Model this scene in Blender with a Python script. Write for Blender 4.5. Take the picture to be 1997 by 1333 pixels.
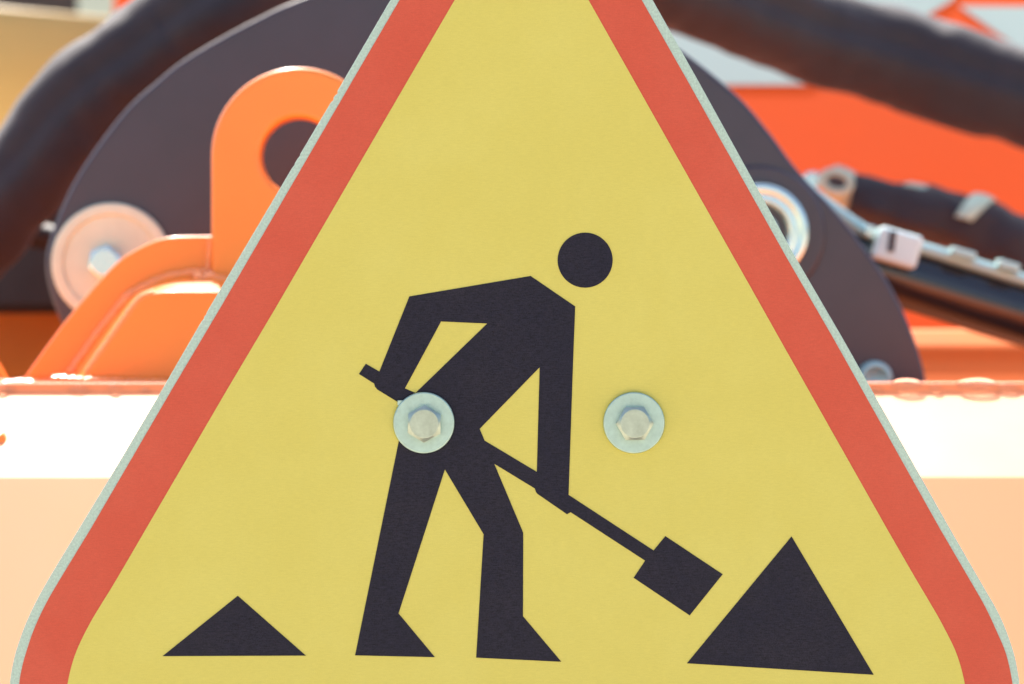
import bpy, bmesh, math, random
from mathutils import Vector, Matrix, noise
from mathutils.geometry import tessellate_polygon

random.seed(4)
R = math.radians
for o in list(bpy.data.objects):
    bpy.data.objects.remove(o)
sc = bpy.context.scene
C = sc.collection

# ------------------------------------------------------------------ camera
CAM_D, CAM_Z = 1.46, 1.30          # metres in front of the sign, height above ground
FOCAL = 100.0
cam = bpy.data.cameras.new('camera')
cam.lens = FOCAL; cam.sensor_width = 36.0
cam.clip_start = 0.05; cam.clip_end = 500
cam.dof.use_dof = True; cam.dof.focus_distance = CAM_D
cam.dof.aperture_fstop = 7.4
cam_o = bpy.data.objects.new('camera', cam)
cam_o.location = (0, -CAM_D, CAM_Z); cam_o.rotation_euler = (R(90), 0, 0)
C.objects.link(cam_o); sc.camera = cam_o

# ------------------------------------------------------------------ sky and sun
SUN_DIR = Vector((-0.21, 0.68, 1.0)).normalized()      # towards the sun: high, behind the sign, a little left
elev = math.asin(SUN_DIR.z)
w = bpy.data.worlds.new('World'); sc.world = w; w.use_nodes = True
nt = w.node_tree
sky = nt.nodes.new('ShaderNodeTexSky'); sky.sky_type = 'NISHITA'; sky.sun_disc = False
sky.sun_elevation = elev
sky.sun_rotation = math.atan2(SUN_DIR.x, SUN_DIR.y)
sky.air_density = 1.0; sky.dust_density = 4.0; sky.ozone_density = 0.6
bg = nt.nodes['Background']; bg.inputs['Strength'].default_value = 0.15
nt.links.new(sky.outputs['Color'], bg.inputs['Color'])
sun = bpy.data.lights.new('sun', 'SUN'); sun.energy = 4.6; sun.angle = R(0.53); sun.color = (1.0, 0.95, 0.87)
sun_o = bpy.data.objects.new('sun', sun); C.objects.link(sun_o)
sun_o.rotation_euler = SUN_DIR.to_track_quat('Z', 'Y').to_euler()
sun_o.location = (-2, 5, 9)

sc.view_settings.view_transform = 'Standard'; sc.view_settings.look = 'None'
sc.view_settings.exposure = 1.3; sc.view_settings.gamma = 1.0
sc.view_settings.use_curve_mapping = False
sc.render.engine = 'CYCLES'
sc.cycles.use_denoising = True
sc.cycles.max_bounces = 10
sc.cycles.sample_clamp_indirect = 8.0

# ------------------------------------------------------------------ layout scale
MM = 0.0002627                      # size of one photo pixel on the sign's face, metres
def P(px, py, y=0.0):
    """point at distance y behind the sign's face, from a drawing measured on the photo"""
    k = MM * (CAM_D + y) / CAM_D
    return Vector(((px - 998.5) * k, y, CAM_Z + (666.5 - py) * k))
def L(n, y=0.0):
    return n * MM * (CAM_D + y) / CAM_D

# ------------------------------------------------------------------ materials
def mat(name, col, rough=0.5, metal=0.0, spec=0.5, coat=0.0, coat_rough=0.1, var=0.0, vscale=40,
        bump=0.0, bscale=300, sheen=0.0, stretch=(1, 1, 1), col2=None):
    m = bpy.data.materials.new(name); m.use_nodes = True
    n = m.node_tree.nodes; l = m.node_tree.links; b = n['Principled BSDF']
    b.inputs['Base Color'].default_value = (*col, 1)
    b.inputs['Roughness'].default_value = rough
    b.inputs['Metallic'].default_value = metal
    b.inputs['Specular IOR Level'].default_value = spec
    b.inputs['Coat Weight'].default_value = coat
    b.inputs['Coat Roughness'].default_value = coat_rough
    b.inputs['Sheen Weight'].default_value = sheen
    b.inputs['Sheen Roughness'].default_value = 0.4
    tc = n.new('ShaderNodeTexCoord'); mp = n.new('ShaderNodeMapping')
    mp.inputs['Scale'].default_value = stretch
    l.new(tc.outputs['Object'], mp.inputs['Vector'])
    if var:
        t = n.new('ShaderNodeTexNoise'); t.inputs['Scale'].default_value = vscale
        t.inputs['Detail'].default_value = 6; t.inputs['Roughness'].default_value = 0.65
        l.new(mp.outputs['Vector'], t.inputs['Vector'])
        cr = n.new('ShaderNodeValToRGB')
        cr.color_ramp.elements[0].position = 0.3; cr.color_ramp.elements[1].position = 0.72
        lo = tuple(c * (1 - var) for c in col)
        hi = col2 if col2 else tuple(min(1, c * (1 + var)) for c in col)
        cr.color_ramp.elements[0].color = (*lo, 1); cr.color_ramp.elements[1].color = (*hi, 1)
        l.new(t.outputs['Fac'], cr.inputs['Fac']); l.new(cr.outputs['Color'], b.inputs['Base Color'])
        mr = n.new('ShaderNodeMapRange'); mr.inputs['To Min'].default_value = rough * 0.85
        mr.inputs['To Max'].default_value = min(1, rough * 1.15)
        l.new(t.outputs['Fac'], mr.inputs['Value']); l.new(mr.outputs['Result'], b.inputs['Roughness'])
    if bump:
        t2 = n.new('ShaderNodeTexNoise'); t2.inputs['Scale'].default_value = bscale; t2.inputs['Detail'].default_value = 3
        l.new(mp.outputs['Vector'], t2.inputs['Vector'])
        bp = n.new('ShaderNodeBump'); bp.inputs['Strength'].default_value = bump; bp.inputs['Distance'].default_value = 0.001
        l.new(t2.outputs['Fac'], bp.inputs['Height']); l.new(bp.outputs['Normal'], b.inputs['Normal'])
    return m

def sheeting(name, col, blot, blotcol, rough=0.55, grain=0.05):
    """printed sign sheeting: large faint blotches, a fine woven grain and a faint relief"""
    m = bpy.data.materials.new(name); m.use_nodes = True
    n = m.node_tree.nodes; l = m.node_tree.links; b = n['Principled BSDF']
    b.inputs['Roughness'].default_value = rough; b.inputs['Specular IOR Level'].default_value = 0.35
    tc = n.new('ShaderNodeTexCoord')
    t = n.new('ShaderNodeTexNoise'); t.inputs['Scale'].default_value = 22; t.inputs['Detail'].default_value = 8
    t.inputs['Roughness'].default_value = 0.7
    l.new(tc.outputs['Object'], t.inputs['Vector'])
    mr = n.new('ShaderNodeMapRange'); mr.inputs['From Min'].default_value = 0.42; mr.inputs['From Max'].default_value = 0.78
    mr.inputs['To Max'].default_value = blot
    l.new(t.outputs['Fac'], mr.inputs['Value'])
    mx = n.new('ShaderNodeMix'); mx.data_type = 'RGBA'
    mx.inputs['A'].default_value = (*col, 1); mx.inputs['B'].default_value = (*blotcol, 1)
    l.new(mr.outputs['Result'], mx.inputs['Factor'])
    # woven grain
    mp = n.new('ShaderNodeMapping'); mp.inputs['Scale'].default_value = (250, 1, 1500)
    l.new(tc.outputs['Object'], mp.inputs['Vector'])
    g1 = n.new('ShaderNodeTexNoise'); g1.inputs['Scale'].default_value = 1; g1.inputs['Detail'].default_value = 2
    l.new(mp.outputs['Vector'], g1.inputs['Vector'])
    g2 = n.new('ShaderNodeTexNoise'); g2.inputs['Scale'].default_value = 1900; g2.inputs['Detail'].default_value = 1
    l.new(tc.outputs['Object'], g2.inputs['Vector'])
    ad = n.new('ShaderNodeMath'); ad.operation = 'ADD'
    l.new(g1.outputs['Fac'], ad.inputs[0]); l.new(g2.outputs['Fac'], ad.inputs[1])
    gr = n.new('ShaderNodeMapRange'); gr.inputs['From Min'].default_value = 0.6; gr.inputs['From Max'].default_value = 1.4
    gr.inputs['To Min'].default_value = 1 - grain; gr.inputs['To Max'].default_value = 1 + grain
    l.new(ad.outputs['Value'], gr.inputs['Value'])
    mul = n.new('ShaderNodeVectorMath'); mul.operation = 'SCALE'
    l.new(mx.outputs['Result'], mul.inputs[0]); l.new(gr.outputs['Result'], mul.inputs['Scale'])
    l.new(mul.outputs['Vector'], b.inputs['Base Color'])
    bp = n.new('ShaderNodeBump'); bp.inputs['Strength'].default_value = 0.12; bp.inputs['Distance'].default_value = 0.0004
    l.new(ad.outputs['Value'], bp.inputs['Height']); l.new(bp.outputs['Normal'], b.inputs['Normal'])
    return m

M = {}
M['yellow'] = sheeting('sign_yellow', (0.585, 0.495, 0.098), 0.6, (0.62, 0.54, 0.125), 0.55, 0.06)
M['red'] = sheeting('sign_red', (0.545, 0.073, 0.033), 0.6, (0.59, 0.10, 0.052), 0.55, 0.09)
M['black'] = sheeting('sign_black', (0.0115, 0.0098, 0.0195), 0.7, (0.022, 0.017, 0.023), 0.6, 0.65)
M['black'].node_tree.nodes['Principled BSDF'].inputs['Specular IOR Level'].default_value = 0.22
M['zinc'] = mat('galvanised_edge', (0.42, 0.53, 0.43), 0.55, 0.15, 0.4, var=0.22, vscale=900)
M['steel'] = mat('zinc_plated_steel', (0.40, 0.52, 0.44), 0.40, 0.9, 0.5, var=0.10, vscale=260, bump=0.06, bscale=1500)
M['boltsteel'] = mat('bolt_steel', (0.40, 0.45, 0.36), 0.30, 0.95, 0.5, var=0.16, vscale=160)
M['bracket'] = mat('bracket_steel', (0.35, 0.38, 0.38), 0.45, 0.7)
M['orange'] = mat('orange_paint', (0.90, 0.225, 0.024), 0.34, 0, 0.4, coat=0.35, coat_rough=0.10, var=0.05, vscale=9, bump=0.04, bscale=120)
M['orange_beam'] = mat('orange_beam_paint', (0.90, 0.255, 0.080), 0.66, 0, 0.58, coat=0.0, var=0.04, vscale=9)
M['orange_beam'].node_tree.nodes['Principled BSDF'].inputs['IOR'].default_value = 1.8
M['dark'] = mat('dark_grey_paint', (0.030, 0.023, 0.037), 0.42, 0, 0.5, coat=0.25, coat_rough=0.3, var=0.18, vscale=14, bump=0.08, bscale=700)
M['sleeve'] = mat('black_textile_sleeve', (0.027, 0.021, 0.027), 0.7, 0, 0.4, sheen=0.15, var=0.2, vscale=60, bump=0.5, bscale=420)
M['rubber'] = mat('black_rubber', (0.040, 0.030, 0.034), 0.55, 0, 0.5, var=0.2, vscale=50, bump=0.2, bscale=300)
M['barrel'] = mat('black_gloss_paint', (0.012, 0.014, 0.020), 0.16, 0, 0.5, coat=0.4, coat_rough=0.06)
M['line'] = mat('bare_steel_line', (0.36, 0.55, 0.55), 0.5, 0.4)
M['washer'] = mat('dull_steel_washer', (0.55, 0.61, 0.49), 0.5, 0.15, 0.5, var=0.1, vscale=30)
M['pin'] = mat('polished_pin_steel', (0.58, 0.70, 0.68), 0.26, 0.95)
M['white'] = mat('white_plastic', (0.62, 0.78, 0.78), 0.4)
M['redpanel'] = mat('red_orange_panel', (0.92, 0.103, 0.012), 0.75, 0, 0.15, var=0.03, vscale=5)
M['whitepanel'] = mat('white_panel_paint', (0.52, 0.60, 0.51), 0.7, 0, 0.15, var=0.03, vscale=5)
M['tan'] = mat('ochre_paint', (0.50, 0.33, 0.10), 0.5, 0, 0.5, var=0.06, vscale=4)
M['dullorange'] = mat('dull_brown_orange_paint', (0.42, 0.085, 0.012), 0.55, 0, 0.3, var=0.15, vscale=8)  # for the added deck only, dulled to weaken its orange bounce
M['sideorange'] = mat('side_orange_paint', (0.85, 0.21, 0.025), 0.5, 0, 0.3, var=0.12, vscale=8)
M['railorange'] = mat('matte_orange_paint', (0.90, 0.20, 0.03), 0.62, 0, 0.3, var=0.06, vscale=9)
M['weld'] = mat('orange_gloss_weld', (0.90, 0.225, 0.024), 0.16, 0, 0.6, coat=1.0, coat_rough=0.05)
M['chassis'] = mat('dark_chassis', (0.035, 0.022, 0.020), 0.5, var=0.3, vscale=15)
M['tie'] = mat('pale_tape_and_highlight', (0.44, 0.54, 0.44), 0.6, var=0.12, vscale=120)
M['ground'] = mat('pale_concrete', (0.42, 0.37, 0.30), 0.85, var=0.18, vscale=3, bump=0.3, bscale=60)
def water_mat():
    m = bpy.data.materials.new('water'); m.use_nodes = True
    b = m.node_tree.nodes['Principled BSDF']
    b.inputs['Transmission Weight'].default_value = 1.0; b.inputs['IOR'].default_value = 1.33
    b.inputs['Roughness'].default_value = 0.03; b.inputs['Base Color'].default_value = (1, 1, 1, 1)
    return m
M['water'] = water_mat()

# ------------------------------------------------------------------ builders
def empty(name, loc, label, cat, group=None):
    o = bpy.data.objects.new(name, None); C.objects.link(o); o.location = loc
    o.empty_display_size = 0.02
    o['label'] = label; o['category'] = cat
    if group: o['group'] = group
    return o
def rootloc(o):
    while o.parent: o = o.parent
    return o.location
def link(name, bm, m, parent=None, smooth=False, bevel=0.0, segs=3, origin=None, clamp=True):
    bmesh.ops.remove_doubles(bm, verts=bm.verts, dist=1e-7)
    bmesh.ops.recalc_face_normals(bm, faces=bm.faces)
    off = rootloc(parent) if parent else (origin if origin is not None else Vector((0, 0, 0)))
    bmesh.ops.translate(bm, verts=bm.verts, vec=-Vector(off))
    me = bpy.data.meshes.new(name); bm.to_mesh(me); bm.free()
    me.materials.append(M[m])
    for p in me.polygons: p.use_smooth = smooth
    o = bpy.data.objects.new(name, me); C.objects.link(o)
    if parent: o.parent = parent
    else: o.location = off
    if bevel:
        md = o.modifiers.new('bevel', 'BEVEL'); md.width = bevel; md.segments = segs
        md.limit_method = 'ANGLE'; md.angle_limit = R(12)
        md.harden_normals = True; md.use_clamp_overlap = clamp
        for p in me.polygons: p.use_smooth = True
    return o
def prism(bm, outer, holes, y0, y1, at=None):
    """flat plate between depths y0 (front) and y1 (back); outlines are pixel lists drawn at depth `at` (default y0)"""
    d = y0 if at is None else at
    loops = [[P(x, y, d) for x, y in lp] for lp in [outer] + holes]
    tris = tessellate_polygon(loops)
    flat = [v for lp in loops for v in lp]
    f = [bm.verts.new((v.x, y0, v.z)) for v in flat]
    b = [bm.verts.new((v.x, y1, v.z)) for v in flat]
    if not holes:
        bm.faces.new(f); bm.faces.new(b[::-1]); tris = []
    for a, bb, c in tris:
        try:
            bm.faces.new((f[a], f[bb], f[c])); bm.faces.new((b[c], b[bb], b[a]))
        except ValueError: pass
    k = 0
    for lp in loops:
        n = len(lp)
        for i in range(n):
            j = (i + 1) % n
            bm.faces.new((f[k + i], f[k + j], b[k + j], b[k + i]))
        k += n
def spline(pts, n=8, closed=False):
    out = []; N = len(pts)
    rng = range(N if closed else N - 1)
    g = lambda i: Vector(pts[i % N]) if closed else Vector(pts[max(0, min(N - 1, i))])
    for i in rng:
        a, b, c, d = g(i - 1), g(i), g(i + 1), g(i + 2)
        for k in range(n):
            t = k / n
            out.append(0.5 * ((2 * b) + (c - a) * t + (2 * a - 5 * b + 4 * c - d) * t * t + (3 * b - a - 3 * c + d) * t ** 3))
    if not closed: out.append(Vector(pts[-1]))
    return out
def arc(cx, cy, r, a0, a1, n=16):
    return [(cx + r * math.cos(R(a0 + (a1 - a0) * i / n)), cy + r * math.sin(R(a0 + (a1 - a0) * i / n))) for i in range(n + 1)]
def lathe(bm, c, prof, n=64, axis='y'):
    """rings of (radius, offset along -y) around c"""
    rings = []
    for r, h in prof:
        if r < 1e-6:
            rings.append([bm.verts.new((c.x, c.y - h, c.z))])
        else:
            rings.append([bm.verts.new((c.x + r * math.cos(2 * math.pi * i / n), c.y - h, c.z + r * math.sin(2 * math.pi * i / n))) for i in range(n)])
    for a, b in zip(rings, rings[1:]):
        for i in range(n):
            j = (i + 1) % n
            if len(a) == 1 and len(b) == 1: continue
            if len(a) == 1: bm.faces.new((a[0], b[i], b[j]))
            elif len(b) == 1: bm.faces.new((a[i], a[j], b[0]))
            else: bm.faces.new((a[i], a[j], b[j], b[i]))
def tube(bm, pts, rad, n=20, prof=None, cap=True):
    """tube along 3-d points; rad number or function(t); prof(theta,t,point) multiplies the radius"""
    N = len(pts); rings = []
    up = Vector((0, -1, 0))
    for i, p in enumerate(pts):
        t = (pts[min(N - 1, i + 1)] - pts[max(0, i - 1)]).normalized()
        side = t.cross(up).normalized(); u = side.cross(t).normalized()
        r = rad(i / (N - 1)) if callable(rad) else rad
        ring = []
        for k in range(n):
            th = 2 * math.pi * k / n
            d = u * math.cos(th) + side * math.sin(th)     # theta 0 faces the camera
            q = prof(th, i / (N - 1), p) if prof else 1
            ring.append(bm.verts.new(p + d * r * q))
        rings.append(ring)
    for a, b in zip(rings, rings[1:]):
        for k in range(n):
            j = (k + 1) % n
            bm.faces.new((a[k], a[j], b[j], b[k]))
    if cap:
        bm.faces.new(rings[0][::-1]); bm.faces.new(rings[-1])
def box(bm, x0, x1, y0, y1, z0, z1):
    v = [bm.verts.new(p) for p in ((x0,y0,z0),(x1,y0,z0),(x1,y1,z0),(x0,y1,z0),(x0,y0,z1),(x1,y0,z1),(x1,y1,z1),(x0,y1,z1))]
    for f in ((0,1,5,4),(1,2,6,5),(2,3,7,6),(3,0,4,7),(4,5,6,7),(3,2,1,0)):
        bm.faces.new([v[i] for i in f])
def hex_head(bm, c, af, h, rot):
    """hexagon bolt head standing off point c towards the camera, 30 degree chamfer"""
    ap = af / 2; n = 72; rc = ap * 0.875
    rings = [[], [], [], [], []]
    for i in range(n):
        th = 2 * math.pi * i / n
        rel = (math.degrees(th) % 60) - 30
        rh = ap / math.cos(R(rel))
        hs = h - (rh - rc) * math.tan(R(36))
        for k, (r, hh) in enumerate(((rh, 0), (rh, hs), (rc, h), (rc * 0.94, h + 0.00002), (rc * 0.5, h + 0.00002))):
            a = th + R(rot)
            rings[k].append(bm.verts.new((c.x + r * math.cos(a), c.y - hh, c.z + r * math.sin(a))))
    for a, b in zip(rings, rings[1:]):
        for i in range(n):
            j = (i + 1) % n
            bm.faces.new((a[i], a[j], b[j], b[i]))
    bm.faces.new(rings[-1]); bm.faces.new(rings[0][::-1])

# ------------------------------------------------------------------ ground
bm = bmesh.new()
g = 150
vs = [bm.verts.new((x, y, 0)) for x, y in ((-g, -g), (g, -g), (g, g), (-g, g))]
bm.faces.new(vs)
o = link('ground', bm, 'ground'); o['kind'] = 'structure'

# ------------------------------------------------------------------ the sign
sign = empty('roadworks_sign', P(998.5, 1570, 0.01), 'yellow triangular roadworks warning sign with red border and digging worker', 'sign')
outer_l = [(760, 0), (700, 103), (640, 206), (407, 600), (314.4, 760), (226, 909), (151, 1033), (112.7, 1096), (85, 1143), (64, 1182), (45, 1224.5), (29.5, 1269), (21.4, 1303), (17, 1333), (15, 1372)]
grey_l = [(778, 0), (702, 130), (428.6, 600), (333.7, 760), (174.6, 1033), (124, 1116), (90, 1174), (65, 1227), (48.4, 1276), (40.5, 1306), (36, 1333), (33, 1374)]
yel_l = [(885.7, 0), (792.5, 160), (536.8, 600), (441.8, 760), (282.8, 1033), (225, 1132), (198, 1176), (175.8, 1213), (153, 1258), (139.7, 1294), (130.7, 1333), (127, 1372)]
outer_r = [(1274.4, 0), (1360, 152), (1552, 500), (1645, 660), (1855.7, 1033), (1921, 1146), (1943, 1184), (1961.6, 1223), (1979.6, 1275), (1988.7, 1320), (1990, 1333), (1993, 1372)]
grey_r = [(1252.8, 0), (1343.5, 160), (1534, 500), (1626.6, 660), (1835.4, 1033), (1898.5, 1141), (1924, 1186), (1943.6, 1228), (1963.9, 1277), (1976, 1333), (1978.5, 1374)]
yel_r = [(1148.8, 0), (1239, 160), (1479.5, 586), (1521, 660), (1731.8, 1033), (1783.6, 1123), (1815, 1176), (1840, 1220), (1867, 1276), (1882.7, 1333), (1886, 1372)]
def ring(lft, rgt, rb, rt, ty):
    """close a border line: rounded top above the frame, rounded bottom corners below it"""
    def fine(seq):
        head = [Vector(p) for p in seq[:5]]
        return head + spline(seq[4:], 6)[1:]
    L_, R_ = fine(lft), fine(rgt)
    x, y = lft[-1]; xr, yr = rgt[-1]
    bl = arc(x + rb, y, rb, 180, 90, 14)[1:]
    br = arc(xr - rb, yr, rb, 90, 0, 14)[:-1]
    cx = (lft[0][0] + rgt[0][0]) / 2 + 2
    top = arc(cx, ty, rt, -30, -150, 16)
    return [tuple(p) for p in L_] + bl + br + [tuple(p) for p in reversed(R_)] + top
rO = ring(outer_l, outer_r, 190, 190, -68)
rG = ring(grey_l, grey_r, 173, 173, -68)
rY = ring(yel_l, yel_r, 80, 81, -68)
# small nicks along the left edge of the sheet
def nick(poly, spots):
    out = []
    for i, (x, y) in enumerate(poly):
        out.append((x, y))
        nx, ny = poly[(i + 1) % len(poly)]
        seg = []
        for sx, sy, d in spots:
            lo, hi = sorted((y, ny))
            if lo < sy < hi and abs((x + (nx - x) * (sy - y) / (ny - y)) - sx) < 12:
                seg.append((sy, d))
        seg.sort(reverse=ny < y)
        for sy, d in seg:
            for k, e in ((-4, 0), (-1.5, d), (1.5, d * 0.7), (4, 0)):
                q = sy + (k if ny > y else -k)
                out.append((x + (nx - x) * (q - y) / (ny - y) + e, q))
    return out
rO = nick(rO, [(655, 181, 3), (648, 194, 2.5), (584, 304, 1.5), (572, 322, 1.2), (399, 613, 1), (395, 622, 1.6)])
bm = bmesh.new(); prism(bm, rO, [], 0.0, 0.0022, at=0.0)
link('plate', bm, 'zinc', sign, bevel=0.0004, segs=2)
bm = bmesh.new(); prism(bm, rG, [], -0.00035, 0.0004, at=0.0)
link('red_border', bm, 'red', sign)
bm = bmesh.new(); prism(bm, rY, [], -0.0006, 0.0001, at=0.0)
link('yellow_field', bm, 'yellow', sign)
worker = [(798, 577.5), (1035, 537.5), (1122, 597), (1118, 700), (1109, 965), (1114.5, 968.5), (1275, 1073.5), (1298, 1045.5), (1410, 1120), (1345.5, 1200.5),
          (1236, 1127), (1258.4, 1093.5), (1113, 999), (1106, 1003), (1048, 963), (1045, 959), (1043, 952.5), (964, 904.5), (1020.5, 1039), (1020, 1202), (1095, 1291), (928.5, 1283),
          (943, 1042), (867.5, 915.5), (777, 1196.5), (848, 1282), (692, 1278.5), (777, 862), (781, 840), (790, 793), (775.6, 784), (735, 759), (731, 754), (729, 747.5), (699.5, 729), (713, 709), (739.5, 724)]
hole1 = [(860, 626.5), (950, 630.5), (810, 766), (789.5, 757)]
hole2 = [(1052.5, 716), (935.5, 836), (945, 859), (1047, 920)]
bm = bmesh.new(); prism(bm, worker, [hole1, hole2], -0.00085, -0.0004, at=0.0)
link('worker_symbol', bm, 'black', sign)
bm = bmesh.new(); prism(bm, arc(1141.3, 506.7, 53.8, 0, 360, 72)[:-1], [], -0.00085, -0.0004, at=0.0)
link('worker_head_symbol', bm, 'black', sign)
bm = bmesh.new(); prism(bm, [(463, 1162), (596, 1279), (316, 1280)], [], -0.00085, -0.0004, at=0.0)
o = link('soil_heap_symbol', bm, 'black', sign); o['label'] = 'small low black soil heap printed behind the worker'
bm = bmesh.new(); prism(bm, [(1544.5, 1046), (1705, 1316.5), (1340, 1294)], [], -0.00085, -0.0004, at=0.0)
o = link('soil_heap_symbol', bm, 'black', sign); o['label'] = 'large steep black soil heap printed by the shovel'
# two hex bolts with washers
for (wx, wy, hx, hy, rot) in ((826.5, 824, 828, 825.5, 90 - 1.5), (1236.5, 824, 1237.5, 825, 61)):
    c = P(wx, wy, 0); c.y = -0.0006
    cw = c.copy()
    bm = bmesh.new()
    hc = P(hx, hy, 0); hc.y = -0.0030
    hex_head(bm, hc, L(63.5), 0.0062, rot)
    b = link('bolt', bm, 'boltsteel', sign)
    bm = bmesh.new()
    r = L(60)
    lathe(bm, c, [(0.003, 0), (r - 0.0001, 0.0), (r, 0.0006), (r, 0.0018), (r - 0.00025, 0.00225), (r - 0.0007, 0.0024), (0.0052, 0.0024), (0.0050, 0.0022), (0.003, 0)], 96)
    link('washer', bm, 'steel', b)
    if wx < 1000:
        bm = bmesh.new(); a = P(775, 780); e_ = P(787, 790)
        box(bm, a.x, e_.x, -0.0022, -0.0005, e_.z, a.z)
        link('washer_tab', bm, 'steel', b, bevel=0.0003)
# mounting rail and arms behind the sign
bm = bmesh.new()
a, b_ = P(700, 800), P(1370, 850)
box(bm, a.x, b_.x, 0.0024, 0.028, b_.z, a.z)
link('mounting_rail', bm, 'bracket', sign, bevel=0.001)
for px in (870, 1130):
    bm = bmesh.new(); a = P(px, 810); b_ = P(px + 60, 845)
    box(bm, a.x, b_.x, 0.029, 0.27, b_.z, a.z)
    link('mounting_arm', bm, 'bracket', sign, bevel=0.001)

# ------------------------------------------------------------------ orange machine frame
frame = empty('orange_machine_frame', P(998.5, 1333, 0.3) - Vector((0, 0, 0.25)), 'glossy orange steel machine frame with lifting eye behind the sign', 'machine frame')
Yb, Ye = 0.40, 0.300                      # back and front of the narrow top
zb, ze = P(0, 746, Ye).z, P(0, 764, Ye).z
Y2 = 0.205; z2 = P(0, 930, Y2).z          # foot of the upper slope
Y3 = 0.096; z3 = z2 - 0.118                # foot of the lower slope
X0, X1 = -0.55, 0.55
def section(bm, pts, x0, x1):
    a = [bm.verts.new((x0, y, z)) for y, z in pts]; b = [bm.verts.new((x1, y, z)) for y, z in pts]
    n = len(pts)
    for i in range(n):
        j = (i + 1) % n
        bm.faces.new((a[i], a[j], b[j], b[i]))
    bm.faces.new(a[::-1]); bm.faces.new(b)
bm = bmesh.new()
section(bm, [(Yb + 0.12, zb - 0.003), (Ye, zb), (Ye, ze), (Y2, z2), (Y3, z3), (Y3, z3 - 0.2), (Yb + 0.12, z3 - 0.2)], X0, X1)
link('cross_beam', bm, 'orange_beam', frame, bevel=0.0016, segs=4)
def topz(y):
    return ze + (zb - ze) * (y - Ye) / (Yb - Ye)
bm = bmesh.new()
box(bm, X0 + 0.002, X1 - 0.002, Yb + 0.121, 1.0, zb - 0.035, zb - 0.022)  # added unseen deck: hides the ground from reflections and bounces orange light up
link('bounce_deck', bm, 'dullorange', frame, bevel=0.002)
# lifting eye
yl = 0.375
lft = [(581, 770), (410, 770), (410, 535)] + arc(581, 300, 171, 180, 270, 30) + arc(581, 302, 74, 270, 90, 40)
rgt = [(581, 770)] + arc(581, 302, 74, 90, -90, 40) + arc(581, 300, 171, 270, 360, 30) + [(752, 535), (752, 770)]
bm = bmesh.new()
for poly in (lft, rgt):
    f = [bm.verts.new(P(x, y, yl)) for x, y in poly]
    b = [bm.verts.new(Vector((v.co.x, yl + 0.024, v.co.z))) for v in f]
    bm.faces.new(f); bm.faces.new(b[::-1])
    for q in range(len(poly)):
        r2 = (q + 1) % len(poly)
        (x0, y0_), (x1, y1_) = poly[q], poly[r2]
        if abs(x0 - 581) < 0.01 and abs(x1 - 581) < 0.01: continue
        bm.faces.new((f[q], f[r2], b[r2], b[q]))
bmesh.ops.remove_doubles(bm, verts=bm.verts, dist=1e-5)
link('lifting_eye', bm, 'orange', frame, bevel=0.0040, segs=5, clamp=False)
# curved gusset plate behind the box
gus = [tuple(p) for p in spline([(36, 748), (99, 660), (135, 613), (185, 554), (227, 510), (261, 487), (301, 468), (338, 460), (408, 458.5)], 6)] + [(900, 458), (900, 775), (20, 775)]
bm = bmesh.new(); prism(bm, gus, [], 0.385, 0.400)
link('gusset_plate', bm, 'orange', frame, bevel=0.0022, segs=3, clamp=False)
gus2 = [(-60, 640), (-10, 706), (12, 745), (12, 775), (-60, 775)]
bm = bmesh.new(); prism(bm, gus2, [], 0.385, 0.400)
link('gusset_plate', bm, 'orange', frame, bevel=0.0022, segs=3, clamp=False)
# sloping box in front of the gusset
bk = [tuple(p) for p in spline([(118, 752), (140, 722), (183, 660), (216, 617), (248, 580), (268, 566), (290, 556), (322, 541), (378, 532), (560, 531), (700, 531)], 5)]
fr = [tuple(p) for p in spline([(150, 752), (170, 722), (206, 672), (234, 632), (262, 594), (276, 580), (292, 572), (325, 568), (385, 568), (560, 568), (700, 568)], 5)]
bm = bmesh.new()
vb = [bm.verts.new(P(x, y, 0.386)) for x, y in bk]; vf = [bm.verts.new(P(x, y, 0.345)) for x, y in fr]
for i in range(len(vb) - 1):
    bm.faces.new((vb[i], vb[i + 1], vf[i + 1], vf[i]))
e1 = bm.verts.new(P(700, 775, 0.345)); e2 = bm.verts.new(P(150, 775, 0.345)); e3 = bm.verts.new(P(700, 775, 0.386)); e4 = bm.verts.new(P(118, 775, 0.386))
bm.faces.new(vf + [e1, e2]); bm.faces.new(vb[::-1] + [e4, e3])
bm.faces.new((vb[-1], e3, e1, vf[-1])); bm.faces.new((vb[0], vf[0], e2, e4)); bm.faces.new((e1, e3, e4, e2))
link('box_housing', bm, 'orange', frame, bevel=0.003, segs=4)
# weld beads
def bead(path, y, r, seed):
    pts = [P(x, yy, y) for x, yy in path]
    def pr(th, t, p):
        return 1 + 0.28 * noise.noise(p * 160 + Vector((seed, 0, 0))) + 0.12 * math.sin(t * len(path) * 2.2)
    bm = bmesh.new(); tube(bm, pts, r, 10, pr)
    link('weld_bead', bm, 'weld', frame, smooth=True)
bead([tuple(p) for p in spline([(135, 730), (183, 660), (216, 617), (248, 580), (268, 566), (290, 556), (322, 541), (378, 532), (420, 531)], 8)], 0.3825, 0.0036, 1)
bead([tuple(p) for p in spline([(166, 728), (204, 675), (234, 632), (262, 594), (278, 578), (300, 571)], 9)], 0.3475, 0.0022, 3)
bead([tuple(p) for p in spline([(100, 745), (170, 747), (250, 749), (330, 750), (450, 750)], 14)], 0.342, 0.0045, 5)
bead([tuple(p) for p in spline([(404, 548), (408, 500), (409, 462)], 10)], 0.3840, 0.0024, 7)
bead([tuple(p) for p in spline([(375, 541), (395, 545), (412, 541), (440, 546), (500, 545)], 8)], 0.3735, 0.0042, 9)
bead([tuple(p) for p in spline([(-60, 747), (0, 748), (60, 747), (110, 746)], 12)], 0.382, 0.0028, 11)
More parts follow.
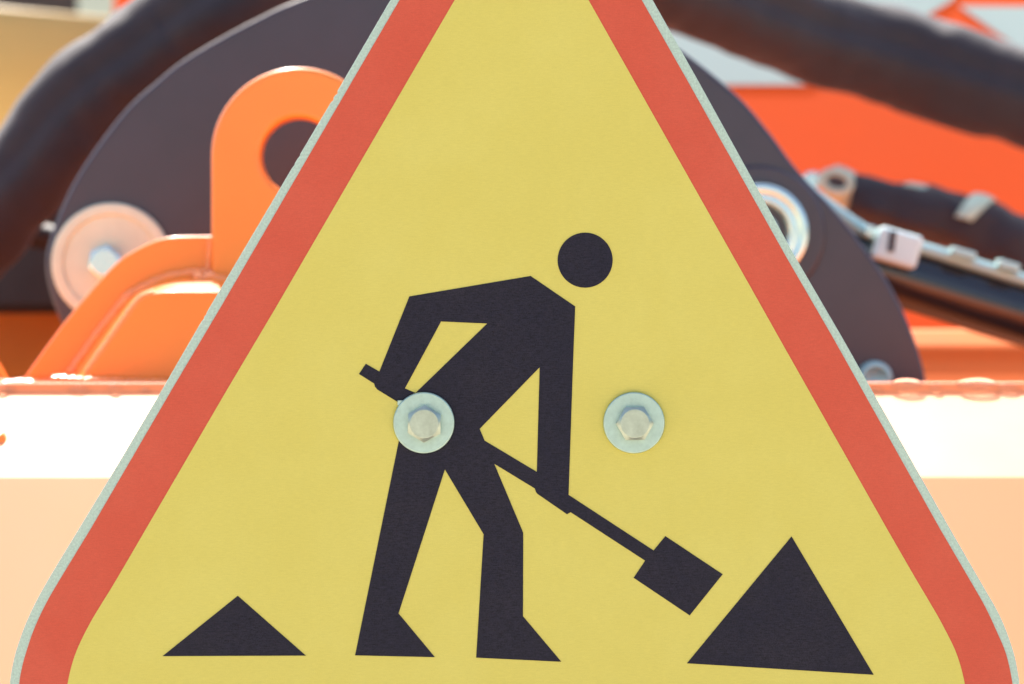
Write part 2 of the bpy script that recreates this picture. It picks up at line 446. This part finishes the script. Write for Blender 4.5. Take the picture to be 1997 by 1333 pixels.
# bracket stub at the left on the upper slope
bm = bmesh.new()
c = P(-4, 862, 0.25)
lathe(bm, c, [(0, -0.03), (L(22, .25), -0.03), (L(22, .25), 0.004), (L(18, .25), 0.008), (0, 0.008)], 6)
link('bolt_boss', bm, 'orange', frame, bevel=0.001)

# ------------------------------------------------------------------ dark swivel plate
YD = 0.55
swivel = empty('curved_swivel_plate', P(950, 900, YD), 'large dark grey curved steel plate with steel pins behind the lifting eye', 'steel plate')
disc = [(185, 830), (150, 700), (122, 640), (98, 580), (86, 515), (97, 458), (133, 371), (180, 294), (245, 210), (300, 160), (350, 119), (420, 76), (495, 36), (568, 2), (700, -42), (860, -60), (1030, -47), (1150, -8), (1240, 38), (1332, 97),
        (1437, 182), (1500, 254), (1557, 330), (1640, 420), (1714, 518), (1750, 578), (1774, 630), (1796, 692), (1812, 760), (1825, 830)]
dsm = [tuple(p) for p in spline(disc, 6)]
bm = bmesh.new(); prism(bm, dsm, [], YD, YD + 0.022)
link('plate', bm, 'dark', swivel, bevel=0.0035, segs=4, clamp=False)
# left washer with bolt
c = P(217, 512, YD - 0.001)
r = L(117, YD)
bm = bmesh.new()
lathe(bm, c, [(0, -0.002), (r, -0.002), (r, 0.004), (r * 0.97, 0.0055), (r * 0.82, 0.0055), (r * 0.79, 0.0030), (r * .3, 0.0030), (0, 0.0030)], 72)
wsh = link('pin_washer', bm, 'washer', swivel, bevel=0.0006)
bm = bmesh.new(); hex_head(bm, P(208, 512, YD) - Vector((0, 0.0035, 0)), L(58, YD), 0.012, 20)
link('bolt', bm, 'pin', wsh)
# right hand pin
c = P(1480, 453, YD)
bm = bmesh.new()
lathe(bm, c, [(0, -0.004), (L(131, YD), -0.004), (L(131, YD), 0.002), (L(126, YD), 0.004), (0, 0.004)], 72)
link('boss', bm, 'dark', swivel, bevel=0.0006)
bm = bmesh.new()
k = lambda n: L(n, YD)
prof = [(k(96), -0.002), (k(96), 0.010), (k(93), 0.0125), (k(86), 0.0135), (k(78), 0.0125), (k(74), 0.0112), (k(70), 0.0118), (k(62), 0.0125), (k(57), 0.0115), (k(55), 0.009), (k(52), 0.002), (k(46), 0.002), (k(30), 0.006), (0, 0.008)]
lathe(bm, c, prof, 72)
link('pivot_pin', bm, 'pin', swivel, smooth=True)
# small bolt low on the right
c = P(1706, 737, YD)
bm = bmesh.new()
lathe(bm, c, [(k(34), -0.002), (k(34), 0.006), (k(31), 0.010), (k(25), 0.0118), (k(21), 0.0112), (k(18), 0.0095), (0, 0.0100)], 48)
link('cap_screw', bm, 'line', swivel, smooth=True)

# ------------------------------------------------------------------ big textile-sleeved hose bundle, arching over the plate
def sleeve_prof(amp, seed, crease=None, fold=0.0):
    def f(th, t, p):
        q = 1 + amp * noise.noise(Vector((p.x * 9, p.z * 9, math.sin(th) * 1.2 + seed))) + amp * 0.5 * noise.noise(Vector((p.x * 30, p.z * 30, math.cos(th) * 2 + seed)))
        if fold:
            q += fold * noise.noise(Vector((p.x * 60 + 14 * p.z, p.z * 22, th * 0.9 + seed)))
        if crease is not None:
            d = (th - crease + math.pi) % (2 * math.pi) - math.pi
            q *= 1 - 0.13 * math.exp(-(d / 0.22) ** 2)
        return q
    return f
cl = [(-260, 700), (-90, 500), (0, 385), (59, 319), (134, 226), (190, 172), (260, 124), (325, 74), (450, -10), (620, -95), (800, -140), (1000, -140), (1180, -85), (1330, -38), (1460, 18), (1600, 72), (1760, 115), (1880, 155), (1997, 190), (2150, 240), (2350, 300)]
hy = [min(1.10, 0.76 + 0.95 * max(0, i - 8) / len(cl)) for i in range(len(cl))]
pts = [P(x, y, hy[i]) for i, (x, y) in enumerate(cl)]
pts = spline(pts, 22)
bm = bmesh.new(); tube(bm, pts, lambda t: L(95, (lambda f: hy[int(f)] + (hy[min(len(hy) - 1, int(f) + 1)] - hy[int(f)]) * (f - int(f)))(t * (len(hy) - 1))), 48, sleeve_prof(0.11, 3.0, R(-12), 0.03))
hose = link('sleeved_hose', bm, 'sleeve', None, smooth=True, origin=P(-260, 700, 0.76))
hose['label'] = 'thick black textile-sleeved hose arching over the dark steel plate'; hose['category'] = 'hose'

# ------------------------------------------------------------------ thin sleeved hose on the right
thin = empty('wrapped_hose', P(1620, 400, 1.00), 'wrinkled black hose with pale tape above the hydraulic cylinder', 'hose')
cl = [(1655, 388), (1690, 396), (1745, 412), (1810, 428), (1880, 446), (1950, 470), (2040, 500), (2160, 540)]
pts = spline([P(x, y, 1.00) for x, y in cl], 14)
bm = bmesh.new()
def hose_r(t): return L(48 + 14 * min(1, t * 3), 1.00)
tube(bm, pts, hose_r, 32, sleeve_prof(0.30, 8.0, fold=0.10))
link('sleeve', bm, 'sleeve', thin, smooth=True)
# pale open collar at its end
bm = bmesh.new()
e = spline([P(x, y, 1.00) for x, y in ((1618, 352), (1640, 362), (1668, 382))], 6)
N = len(e)
tube(bm, e, L(34, 1.0), 28, lambda th, t, p: 1 + 0.2 * t)
link('collar', bm, 'tie', thin, smooth=True)
bm = bmesh.new()
c = P(1632, 354, 0.965); ringp = []
for q in range(33):
    a = 2 * math.pi * q / 32
    d = Matrix.Rotation(R(14), 3, 'Y') @ Vector((math.cos(a) * L(27, .97), 0, math.sin(a) * L(19, .97)))
    ringp.append(c + d)
tube(bm, ringp, L(9, .97), 12, cap=False)
link('collar_rim', bm, 'tie', thin, smooth=True)
bm = bmesh.new()
sph = bmesh.ops.create_uvsphere(bm, u_segments=24, v_segments=12, radius=1)
for v in sph['verts']:
    v.co = Vector((v.co.x * L(26, .97), v.co.y * 0.003, v.co.z * L(17, .97)))
    v.co = Matrix.Rotation(R(14), 3, 'Y') @ v.co + c
link('collar_opening', bm, 'rubber', thin, smooth=True)
def wrap(px, py, rr, ang, wid, th0, th1, name='tape_highlight_band'):
    """pale band laid round the hose: tape, and a painted sunlit patch"""
    c = P(px, py, 1.00); r = L(rr, 1.00); ax = Matrix.Rotation(R(ang), 3, 'Y') @ Vector((1, 0, 0))
    nrm = ax.cross(Vector((0, -1, 0)))
    bm = bmesh.new(); n = 24; rows = []
    for i in range(n + 1):
        th = R(th0 + (th1 - th0) * i / n)
        d = Vector((0, -1, 0)) * math.cos(th) + (-nrm) * math.sin(th)
        tw = ax * (i / n - 0.5) * L(55, 1.0)
        wd = ax * L(wid, 1.0) / 2 * (0.75 + 0.25 * math.sin(math.pi * i / n))
        rows.append([bm.verts.new(c + d * (r + h) + tw + wd * s) for h, s in ((0, -1), (0.0015, -0.9), (0.0028, 0), (0.0015, 0.9), (0, 1))])
    for a, b in zip(rows, rows[1:]):
        for q in range(4):
            bm.faces.new((a[q], a[q + 1], b[q + 1], b[q]))
    o = link(name, bm, 'tie', thin, smooth=True)
    s = o.modifiers.new('s', 'SOLIDIFY'); s.thickness = 0.001
wrap(1893, 446, 68, 17, 44, 8, 120)
wrap(1790, 424, 60, 17, 60, 55, 118)  # pale colour standing in for a sunlit patch on top of the sleeve
# steel fitting
bm = bmesh.new()
f = spline([P(x, y, 0.98) for x, y in ((1560, 372), (1578, 360), (1598, 352), (1625, 356))], 6)
tube(bm, f, L(15, .98), 16)
link('fitting', bm, 'pin', thin, smooth=True)
bm = bmesh.new()
hex_head(bm, P(1583, 352, 0.972), L(34, .97), 0.008, 10)
link('nut', bm, 'pin', thin)

# ------------------------------------------------------------------ hydraulic cylinder
YC = 0.70
cyl = empty('hydraulic_cylinder', P(1800, 640, YC), 'glossy black hydraulic cylinder slanting down behind the dark plate', 'cylinder')
bm = bmesh.new()
axp = [P(1540, 470, YC), P(1700, 521, YC), P(1997, 612, YC), P(2250, 690, YC)]
pts = [axp[0].lerp(axp[-1], i / 40) for i in range(41)]
tube(bm, pts, L(63, YC), 64)
link('barrel', bm, 'barrel', cyl, smooth=True)
bm = bmesh.new()
hl = spline([P(x, y, YC - 0.018) for x, y in ((1560, 352), (1592, 382), (1640, 417), (1686, 448), (1730, 466), (1800, 484), (1900, 515), (1997, 545), (2150, 592))], 10)
tube(bm, hl, L(13, YC), 20)
link('steel_line', bm, 'line', cyl, smooth=True)
def clip(px, py, wd, ht, y, name, m='white'):
    bm = bmesh.new()
    box(bm, -L(wd, y) / 2, L(wd, y) / 2, -0.005, 0.012, -L(ht, y) / 2, L(ht, y) / 2)
    Mx = Matrix.Translation(P(px, py, y)) @ Matrix.Rotation(R(16), 4, 'Y')
    bm.transform(Mx)
    return link(name, bm, m, cyl, bevel=L(10, y) if ht > 40 else 0.0015, segs=4)
cp = clip(1752, 482, 88, 66, YC - 0.038, 'line_clamp')
bm = bmesh.new()
box(bm, -L(6, YC), L(6, YC), -0.0012, 0.003, -L(20, YC), L(20, YC))
bm.transform(Matrix.Translation(P(1741, 470, YC - 0.044)) @ Matrix.Rotation(R(8), 4, 'Y'))
o = link('clamp_slot', bm, 'rubber', cp)
clip(1880, 494, 50, 16, YC - 0.026, 'line_clamp', 'line'); clip(1968, 518, 44, 17, YC - 0.026, 'line_clamp', 'line')
bm = bmesh.new()
hex_head(bm, P(1697, 450, YC - 0.03), L(22, YC), 0.008, 0)
link('line_nut', bm, 'pin', cyl)

# ------------------------------------------------------------------ rear orange frame rail, right
rail = empty('rear_orange_rail', P(1950, 800, 0.75), 'orange rail with sunlit top beyond the hydraulic cylinder', 'rail')
bm = bmesh.new()
ya = 0.768
section(bm, [(ya + 0.25, P(0, 700, ya + .25).z), (ya + 0.06, P(0, 645, ya + .06).z), (ya + 0.017, P(0, 641, ya + .017).z), (ya, P(0, 675, ya).z), (ya - 0.006, P(0, 704, ya).z), (ya - 0.0215, P(0, 752, ya - 0.02).z), (ya - 0.029, P(0, 860, ya).z), (ya + 0.25, P(0, 860, ya).z)], P(1500, 0, ya).x, P(2350, 0, ya).x)
link('rail_body', bm, 'railorange', rail, bevel=0.004, segs=3)

# ------------------------------------------------------------------ left: dark chassis and orange side sheet
ch = empty('dark_chassis', P(0, 900, 0.95), 'dark machine chassis with orange side sheet at the left edge', 'chassis')
bm = bmesh.new()
a, b_ = P(-500, 300, 0.95), P(420, 610, 0.95)
box(bm, a.x, b_.x, 0.95, 1.15, b_.z, a.z)
link('chassis_block', bm, 'chassis', ch, bevel=0.01)
bm = bmesh.new()
a, b_ = P(-500, 560, 1.05), P(420, 860, 1.05)
box(bm, a.x, b_.x, 1.02, 1.16, b_.z, a.z - 0.002)
link('side_sheet', bm, 'sideorange', ch, bevel=0.005)
bm = bmesh.new()
tube(bm, spline([P(x, y, 0.86) for x, y in ((-40, 478), (20, 462), (60, 455), (110, 466))], 8), L(24, .86), 20, sleeve_prof(0.2, 2))
link('elbow_fitting', bm, 'chassis', ch, smooth=True)
for px, py in ((88, 390), (90, 420)):
    bm = bmesh.new(); hex_head(bm, P(px, py, 0.945), L(16, .94), 0.01, 0)
    link('bolt', bm, 'orange', ch)

# ------------------------------------------------------------------ red and white panel behind, right
YP = 1.15
pan = empty('red_white_panel', P(1700, 900, YP), 'bright red-orange machine panel with white stripes at upper right', 'panel')
LEAN = math.tan(R(38))                  # tilt added so the panel's face catches grazing sun
def tilt_point(px, py, out=0.0):
    q = (666.5 - py) * MM
    zc = q * (CAM_D + YP) / (CAM_D - q * LEAN)
    y = YP + zc * LEAN
    return Vector(((px - 998.5) * MM * (CAM_D + y) / CAM_D, y - out * 0.79, CAM_Z + zc + out * 0.62))
def tilt_sheet(poly, out, thick):
    bm = bmesh.new()
    f = [bm.verts.new(tilt_point(x, y, out)) for x, y in poly]; b = [bm.verts.new(tilt_point(x, y, out - thick)) for x, y in poly]
    bm.faces.new(f); bm.faces.new(b[::-1])
    for q in range(len(poly)):
        r2 = (q + 1) % len(poly); bm.faces.new((f[q], f[r2], b[r2], b[q]))
    return bm
link('panel_sheet', tilt_sheet([(700, -75), (2600, -75), (2600, 860), (700, 860)], 0, 0.03), 'redpanel', pan, bevel=0.004)
for poly in ([(800, -65), (1892, -65), (1858, 0), (1585, 160), (1572, 165), (800, 165)], [(1872, 11), (2500, 16), (2500, 330), (2040, 130)]):
    link('white_stripe', tilt_sheet(poly, 0.001, 0.002), 'whitepanel', pan)

# ------------------------------------------------------------------ far left: ochre boom and striped board
boom = empty('ochre_boom', P(-100, 300, 2.0), 'blurred ochre yellow boom tube in the upper left corner', 'boom')
bm = bmesh.new()
def boom_section(x0, x1, grow):
    yy = 2.0; bm = bmesh.new(); rows = []
    k = L(1, yy)
    prof = [(0.16, -119), (0.012, -119), (0.007, -112), (0.003, -80), (0.0, -40), (0.001, 0), (0.006, 40), (0.017, 80), (0.035, 115), (0.060, 140), (0.10, 155), (0.16, 158)]
    for x in (x0, x1):
        cz = P(0, 138 + (x - 100) * 0.09, yy).z
        rows.append([bm.verts.new((P(x, 0, yy).x, yy + dy - grow * k, cz - (dz * (1 + grow / 130)) * k)) for dy, dz in prof])
    n = len(prof)
    for i in range(n):
        j = (i + 1) % n
        bm.faces.new((rows[0][i], rows[0][j], rows[1][j], rows[1][i]))
    bm.faces.new(rows[0][::-1]); bm.faces.new(rows[1])
    return bm
link('boom_tube', boom_section(-900, 700, 0), 'tan', boom, smooth=True)
link('boom_rib', boom_section(-260, -150, 16), 'tan', boom, smooth=True)
brd = empty('striped_board', P(150, 500, 2.6), 'blurred red and white board above the ochre boom', 'board')
for x0, x1, m, nm in ((-500, 150, 'chassis', 'dark_field'), (150, 222, 'whitepanel', 'white_field'), (222, 330, 'redpanel', 'red_field'), (330, 700, 'whitepanel', 'white_field')):
    bm = bmesh.new(); a = P(x0, -400, 2.6); b_ = P(x1, 520, 2.6)
    box(bm, a.x, b_.x - 0.0005, 2.6, 2.64, b_.z, a.z)
    link(nm, bm, m, brd)

# ------------------------------------------------------------------ rain drops on the beam's top
drops = [(1769, 750, 31, 12, 'rain drop on the orange beam beside the dark plate corner'),
         (1826, 754, 11, 8, 'small rain drop between the two long drops on the orange beam'),
         (1906, 749, 39, 12, 'longest rain drop on the right end of the orange beam'),
         (1967, 755, 20, 8, 'rain drop nearest the right edge on the orange beam'),
         (1713, 760, 11, 7, 'small rain drop on the beam below the steel cap screw'),
         (222, 757, 12, 10, 'rain drop on the beam in front of the box housing'),
         (283, 764, 9, 8, 'small rain drop on the beam touching the sign edge at left'),
         (152, 762, 20, 9, 'wide rain drop at the left foot of the box housing'),
         (18, 763, 9, 8, 'tiny rain drop near the left end of the beam'),
         (3, 760, 13, 12, 'round rain drop at the left edge of the photo')]
for px, py, rw, rh, lab in drops:
    # clings over the rounded top edge of the beam's lip
    y = Ye - 0.0002; kx = L(1, y)
    c = P(px, py, y)
    bm = bmesh.new()
    s = bmesh.ops.create_uvsphere(bm, u_segments=32, v_segments=20, radius=1)
    for v in s['verts']:
        q = 1 + 0.07 * noise.noise(Vector((v.co.x * 1.5 + px, v.co.z * 1.5, py)))
        yy = v.co.y * (rh * kx * 0.9) if v.co.y < 0 or v.co.z * rh * kx + c.z > zb else v.co.y * 0.0001
        v.co = Vector((v.co.x * rw * kx * q, yy, v.co.z * rh * kx * q)) + c
    z = c.z
    o = link('rain_drop', bm, 'water', None, smooth=True, origin=Vector(((px - 998.5) * kx, y, z)))
    o['label'] = lab; o['category'] = 'water drop'; o['group'] = 'rain drops on the orange beam'
